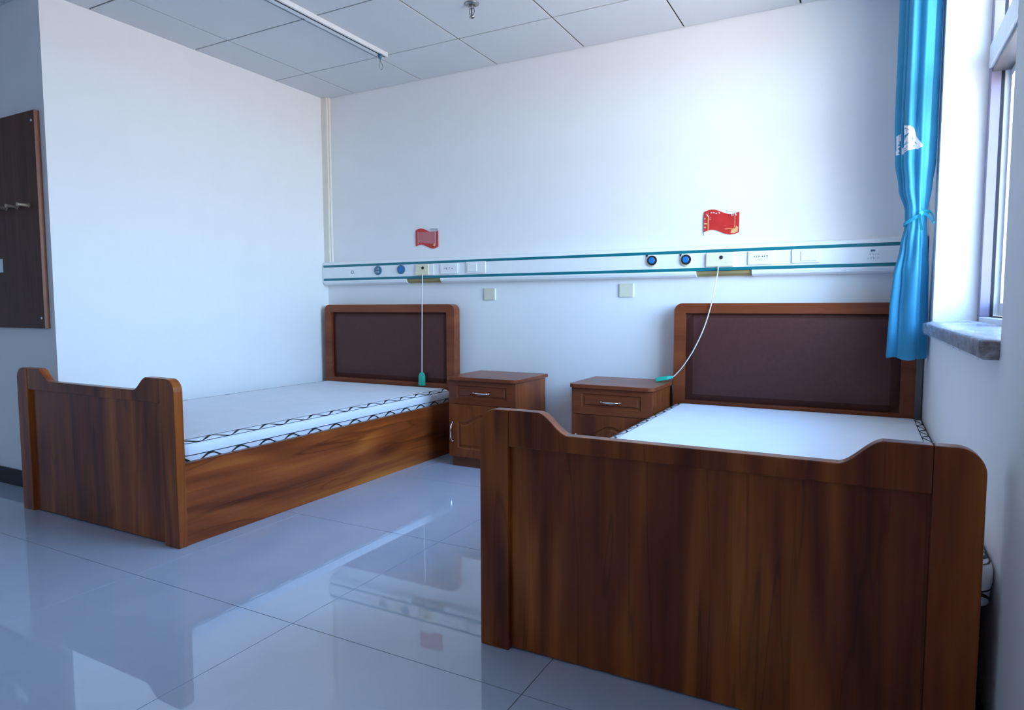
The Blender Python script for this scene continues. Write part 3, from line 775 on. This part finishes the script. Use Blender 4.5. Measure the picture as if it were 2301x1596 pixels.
# ------------------------------------------------------------------ curtain
CC = Vector((3.812, -0.300))
prof_a = [(0.742, 0.078, 0.085, 0.000), (0.80, 0.076, 0.085, 0.000), (0.95, 0.072, 0.083, 0.000), (1.12, 0.066, 0.078, 0.003), (1.25, 0.052, 0.066, 0.009), (1.345, 0.040, 0.050, 0.014),
          (1.40, 0.042, 0.052, 0.014), (1.50, 0.060, 0.066, 0.006), (1.62, 0.072, 0.080, 0.002), (1.80, 0.076, 0.088, 0.0), (2.10, 0.076, 0.092, 0.002), (2.455, 0.077, 0.095, 0.003)]
def cprof(z):
    for p, q in zip(prof_a, prof_a[1:]):
        if z <= q[0]:
            t = max(0, (z-p[0])/(q[0]-p[0])); t = t*t*(3-2*t)
            return [p[i]+(q[i]-p[i])*t for i in (1, 2, 3)]
    return list(prof_a[-1][1:])
def cyoff(z):
    t = max(0, min(1, (z-0.95)/0.45)); return -0.055*t*t*(3-2*t)
def csurf(th, z, off=0.0):
    a, b_, dx = cprof(z)
    amp = 0.20 if z < 1.30 else (0.09 if z < 1.5 else 0.20)
    if 1.25 < z < 1.60: amp = 0.10+0.10*min(1, abs(z-1.37)/0.2)
    ph = 0.35*math.sin(z*2.2)
    lw = max(0, min(1, (1.34-z)/0.25))
    m_ = 1 + amp*(lw*0.95*math.cos(5*th+0.3+0.8*math.sin(2*th)) + (1-lw)*1.0*(0.55*math.cos(6*th+ph+0.9) + 0.45*math.cos(11*th-ph*1.5+2.0))) - 0.22*math.exp(-((th+2.42)/0.10)**2)*min(1, max(0.3, (z-1.35)*6))
    if z < 1.3: m_ -= 0.20*math.exp(-((th+1.05)/0.09)**2)+0.16*math.exp(-((th+2.35)/0.10)**2)
    m_ /= 1+amp*0.35
    x = CC.x+dx+(a*m_+off)*math.cos(th); y = CC.y+cyoff(z)+(b_*m_+off)*math.sin(th)
    return Vector((min(x, 3.8935), y, z))
cu = thing('curtain', (CC.x, CC.y, 0.742), 'bright blue curtain gathered and tied beside the window', 'curtain')
bm = bmesh.new(); NT, NZ = 150, 80; V = []
for j in range(NZ+1):
    z = 0.742+(2.455-0.742)*j/NZ
    V.append([bm.verts.new(csurf(2*PI*i/NT-PI, z+(0.006*math.sin(6*PI*i/NT) if j == 0 else 0))-cu.location) for i in range(NT)])
for j in range(NZ):
    for i in range(NT): bm.faces.new((V[j][i], V[j][(i+1) % NT], V[j+1][(i+1) % NT], V[j+1][i]))
link('cloth', bm, 'curtain_cloth', cu, smooth=True)
# white building emblem printed on the cloth
def inpoly(x, y, P):
    c = False; j = len(P)-1
    for i in range(len(P)):
        if (P[i][1] > y) != (P[j][1] > y) and x < (P[j][0]-P[i][0])*(y-P[i][1])/(P[j][1]-P[i][1])+P[i][0]: c = not c
        j = i
    return c
ADD = [[(655, 350), (900, 430), (1010, 520), (1100, 800), (1280, 1150), (1270, 1200), (1150, 1260), (1080, 1210), (680, 1310), (540, 1350), (540, 1150), (610, 1080), (680, 980), (665, 450)],
       [(250, 640), (470, 450), (480, 830), (290, 830), (320, 900), (280, 960), (330, 1010), (280, 1090), (320, 1170), (285, 1230), (320, 1310), (240, 1310)]]
CUT = [[(690, 710), (860, 665), (865, 705), (750, 800), (690, 900)], [(590, 1115), (780, 935), (815, 940), (610, 1130)], [(620, 1190), (880, 1090), (860, 1110), (640, 1215)],
       [(610, 1260), (800, 1205), (790, 1235), (640, 1300)], [(760, 470), (775, 470), (770, 640), (755, 640)], [(770, 480), (880, 570), (990, 580), (990, 595), (870, 585)],
       [(680, 450), (770, 470), (770, 490), (680, 470)], [(680, 1030), (940, 970), (940, 985), (690, 1060)], [(1030, 980), (1060, 975), (1145, 1065), (1120, 1075)], [(975, 1090), (1045, 1085), (1040, 1140), (985, 1135)],
       [(300, 640), (460, 630), (460, 645), (300, 655)], [(960, 830), (975, 815), (975, 910), (960, 915)]]
bm = bmesh.new(); NG = 72; cache = {}
def ev(i, j):
    if (i, j) not in cache:
        px, py = 235+1055*i/NG, 340+1060*j/NG
        th = -3.0+(px-245)/1035*1.72; zw = 1.768-(py-340)/1596*100*0.00195
        cache[(i, j)] = bm.verts.new(csurf(th, zw, 0.0010)-cu.location)
    return cache[(i, j)]
for i in range(NG):
    for j in range(NG):
        px, py = 235+1055*(i+.5)/NG, 340+1060*(j+.5)/NG
        if any(inpoly(px, py, P) for P in ADD) and not any(inpoly(px, py, P) for P in CUT):
            bm.faces.new((ev(i, j), ev(i+1, j), ev(i+1, j+1), ev(i, j+1)))
tag(link('building_emblem', bm, 'emblem_white', cu), 'white printed building emblem')
# tie band and bow
def ribbon_mesh(path, width, updir, bm=None):
    b_ = bmesh.new() if bm is None else bm; R = []
    for i, p in enumerate(path):
        u = updir(i) if callable(updir) else Vector(updir)
        R.append((b_.verts.new(p-u*width/2), b_.verts.new(p+u*width/2)))
    for A, B in zip(R, R[1:]): b_.faces.new((A[0], B[0], B[1], A[1]))
    return b_
path = []
for i in range(65):
    th = 2*PI*i/64; z = 1.368+0.026*math.cos(th)
    a, b_, dx = cprof(z); path.append(Vector((CC.x+dx+(a+0.006)*math.cos(th), CC.y+cyoff(z)+(b_+0.006)*math.sin(th), z))-cu.location)
bm = ribbon_mesh(path, 0.016, (0, 0, 1))
bmesh.ops.solidify(bm, geom=bm.faces[:], thickness=0.0015)
tie = link('tie_band', bm, 'tie_cloth', cu, smooth=True)
kn = Vector((CC.x+0.030, CC.y+cyoff(1.385)-0.052, 1.385))-cu.location
bm = ribbon_mesh([kn+v for v in spline([(0, 0, 0), (0.014, -0.004, 0.006), (0.034, -0.010, 0.002), (0.046, -0.016, -0.020), (0.050, -0.018, -0.042), (0.046, -0.016, -0.048), (0.038, -0.014, -0.030), (0.022, -0.010, -0.010), (0.0, 0, 0)], 6)], 0.013, (0.15, -0.55, 0.82))
ribbon_mesh([kn+v for v in spline([(0, -0.002, 0), (-0.006, -0.010, -0.014), (-0.002, -0.014, -0.040), (0.006, -0.014, -0.075)], 6)], 0.012, (0.8, -0.5, 0.2), bm)
bmesh.ops.solidify(bm, geom=bm.faces[:], thickness=0.0014)
link('bow', bm, 'tie_cloth', tie, smooth=True)
bm = bmesh.new(); bmesh.ops.create_uvsphere(bm, u_segments=12, v_segments=8, radius=0.011)
bmesh.ops.translate(bm, verts=bm.verts, vec=kn)
link('knot', bm, 'tie_cloth', tie, smooth=True)
# rail that carries it
cr2 = thing('curtain_rail', (3.83, -1.2, 2.47), 'white curtain rail above the window', 'curtain rail')
link('rail', tube([(0, -1.15, 0), (0, 1.15, 0)], 0.012, 12), 'white_plastic', cr2, smooth=True)
for y in (-1.0, 0.0, 1.0):
    link('bracket', box((-0.006, y-0.01, -0.006), (0.0715, y+0.01, 0.014), 0.002, 1), 'white_plastic', cr2)
for y in (-1.15, 1.15):
    link('finial', lathe([(0.012, -0.012), (0.018, -0.006), (0.018, 0.006), (0.012, 0.012)], 'y', 16, (0, y, 0)), 'white_plastic', cr2)
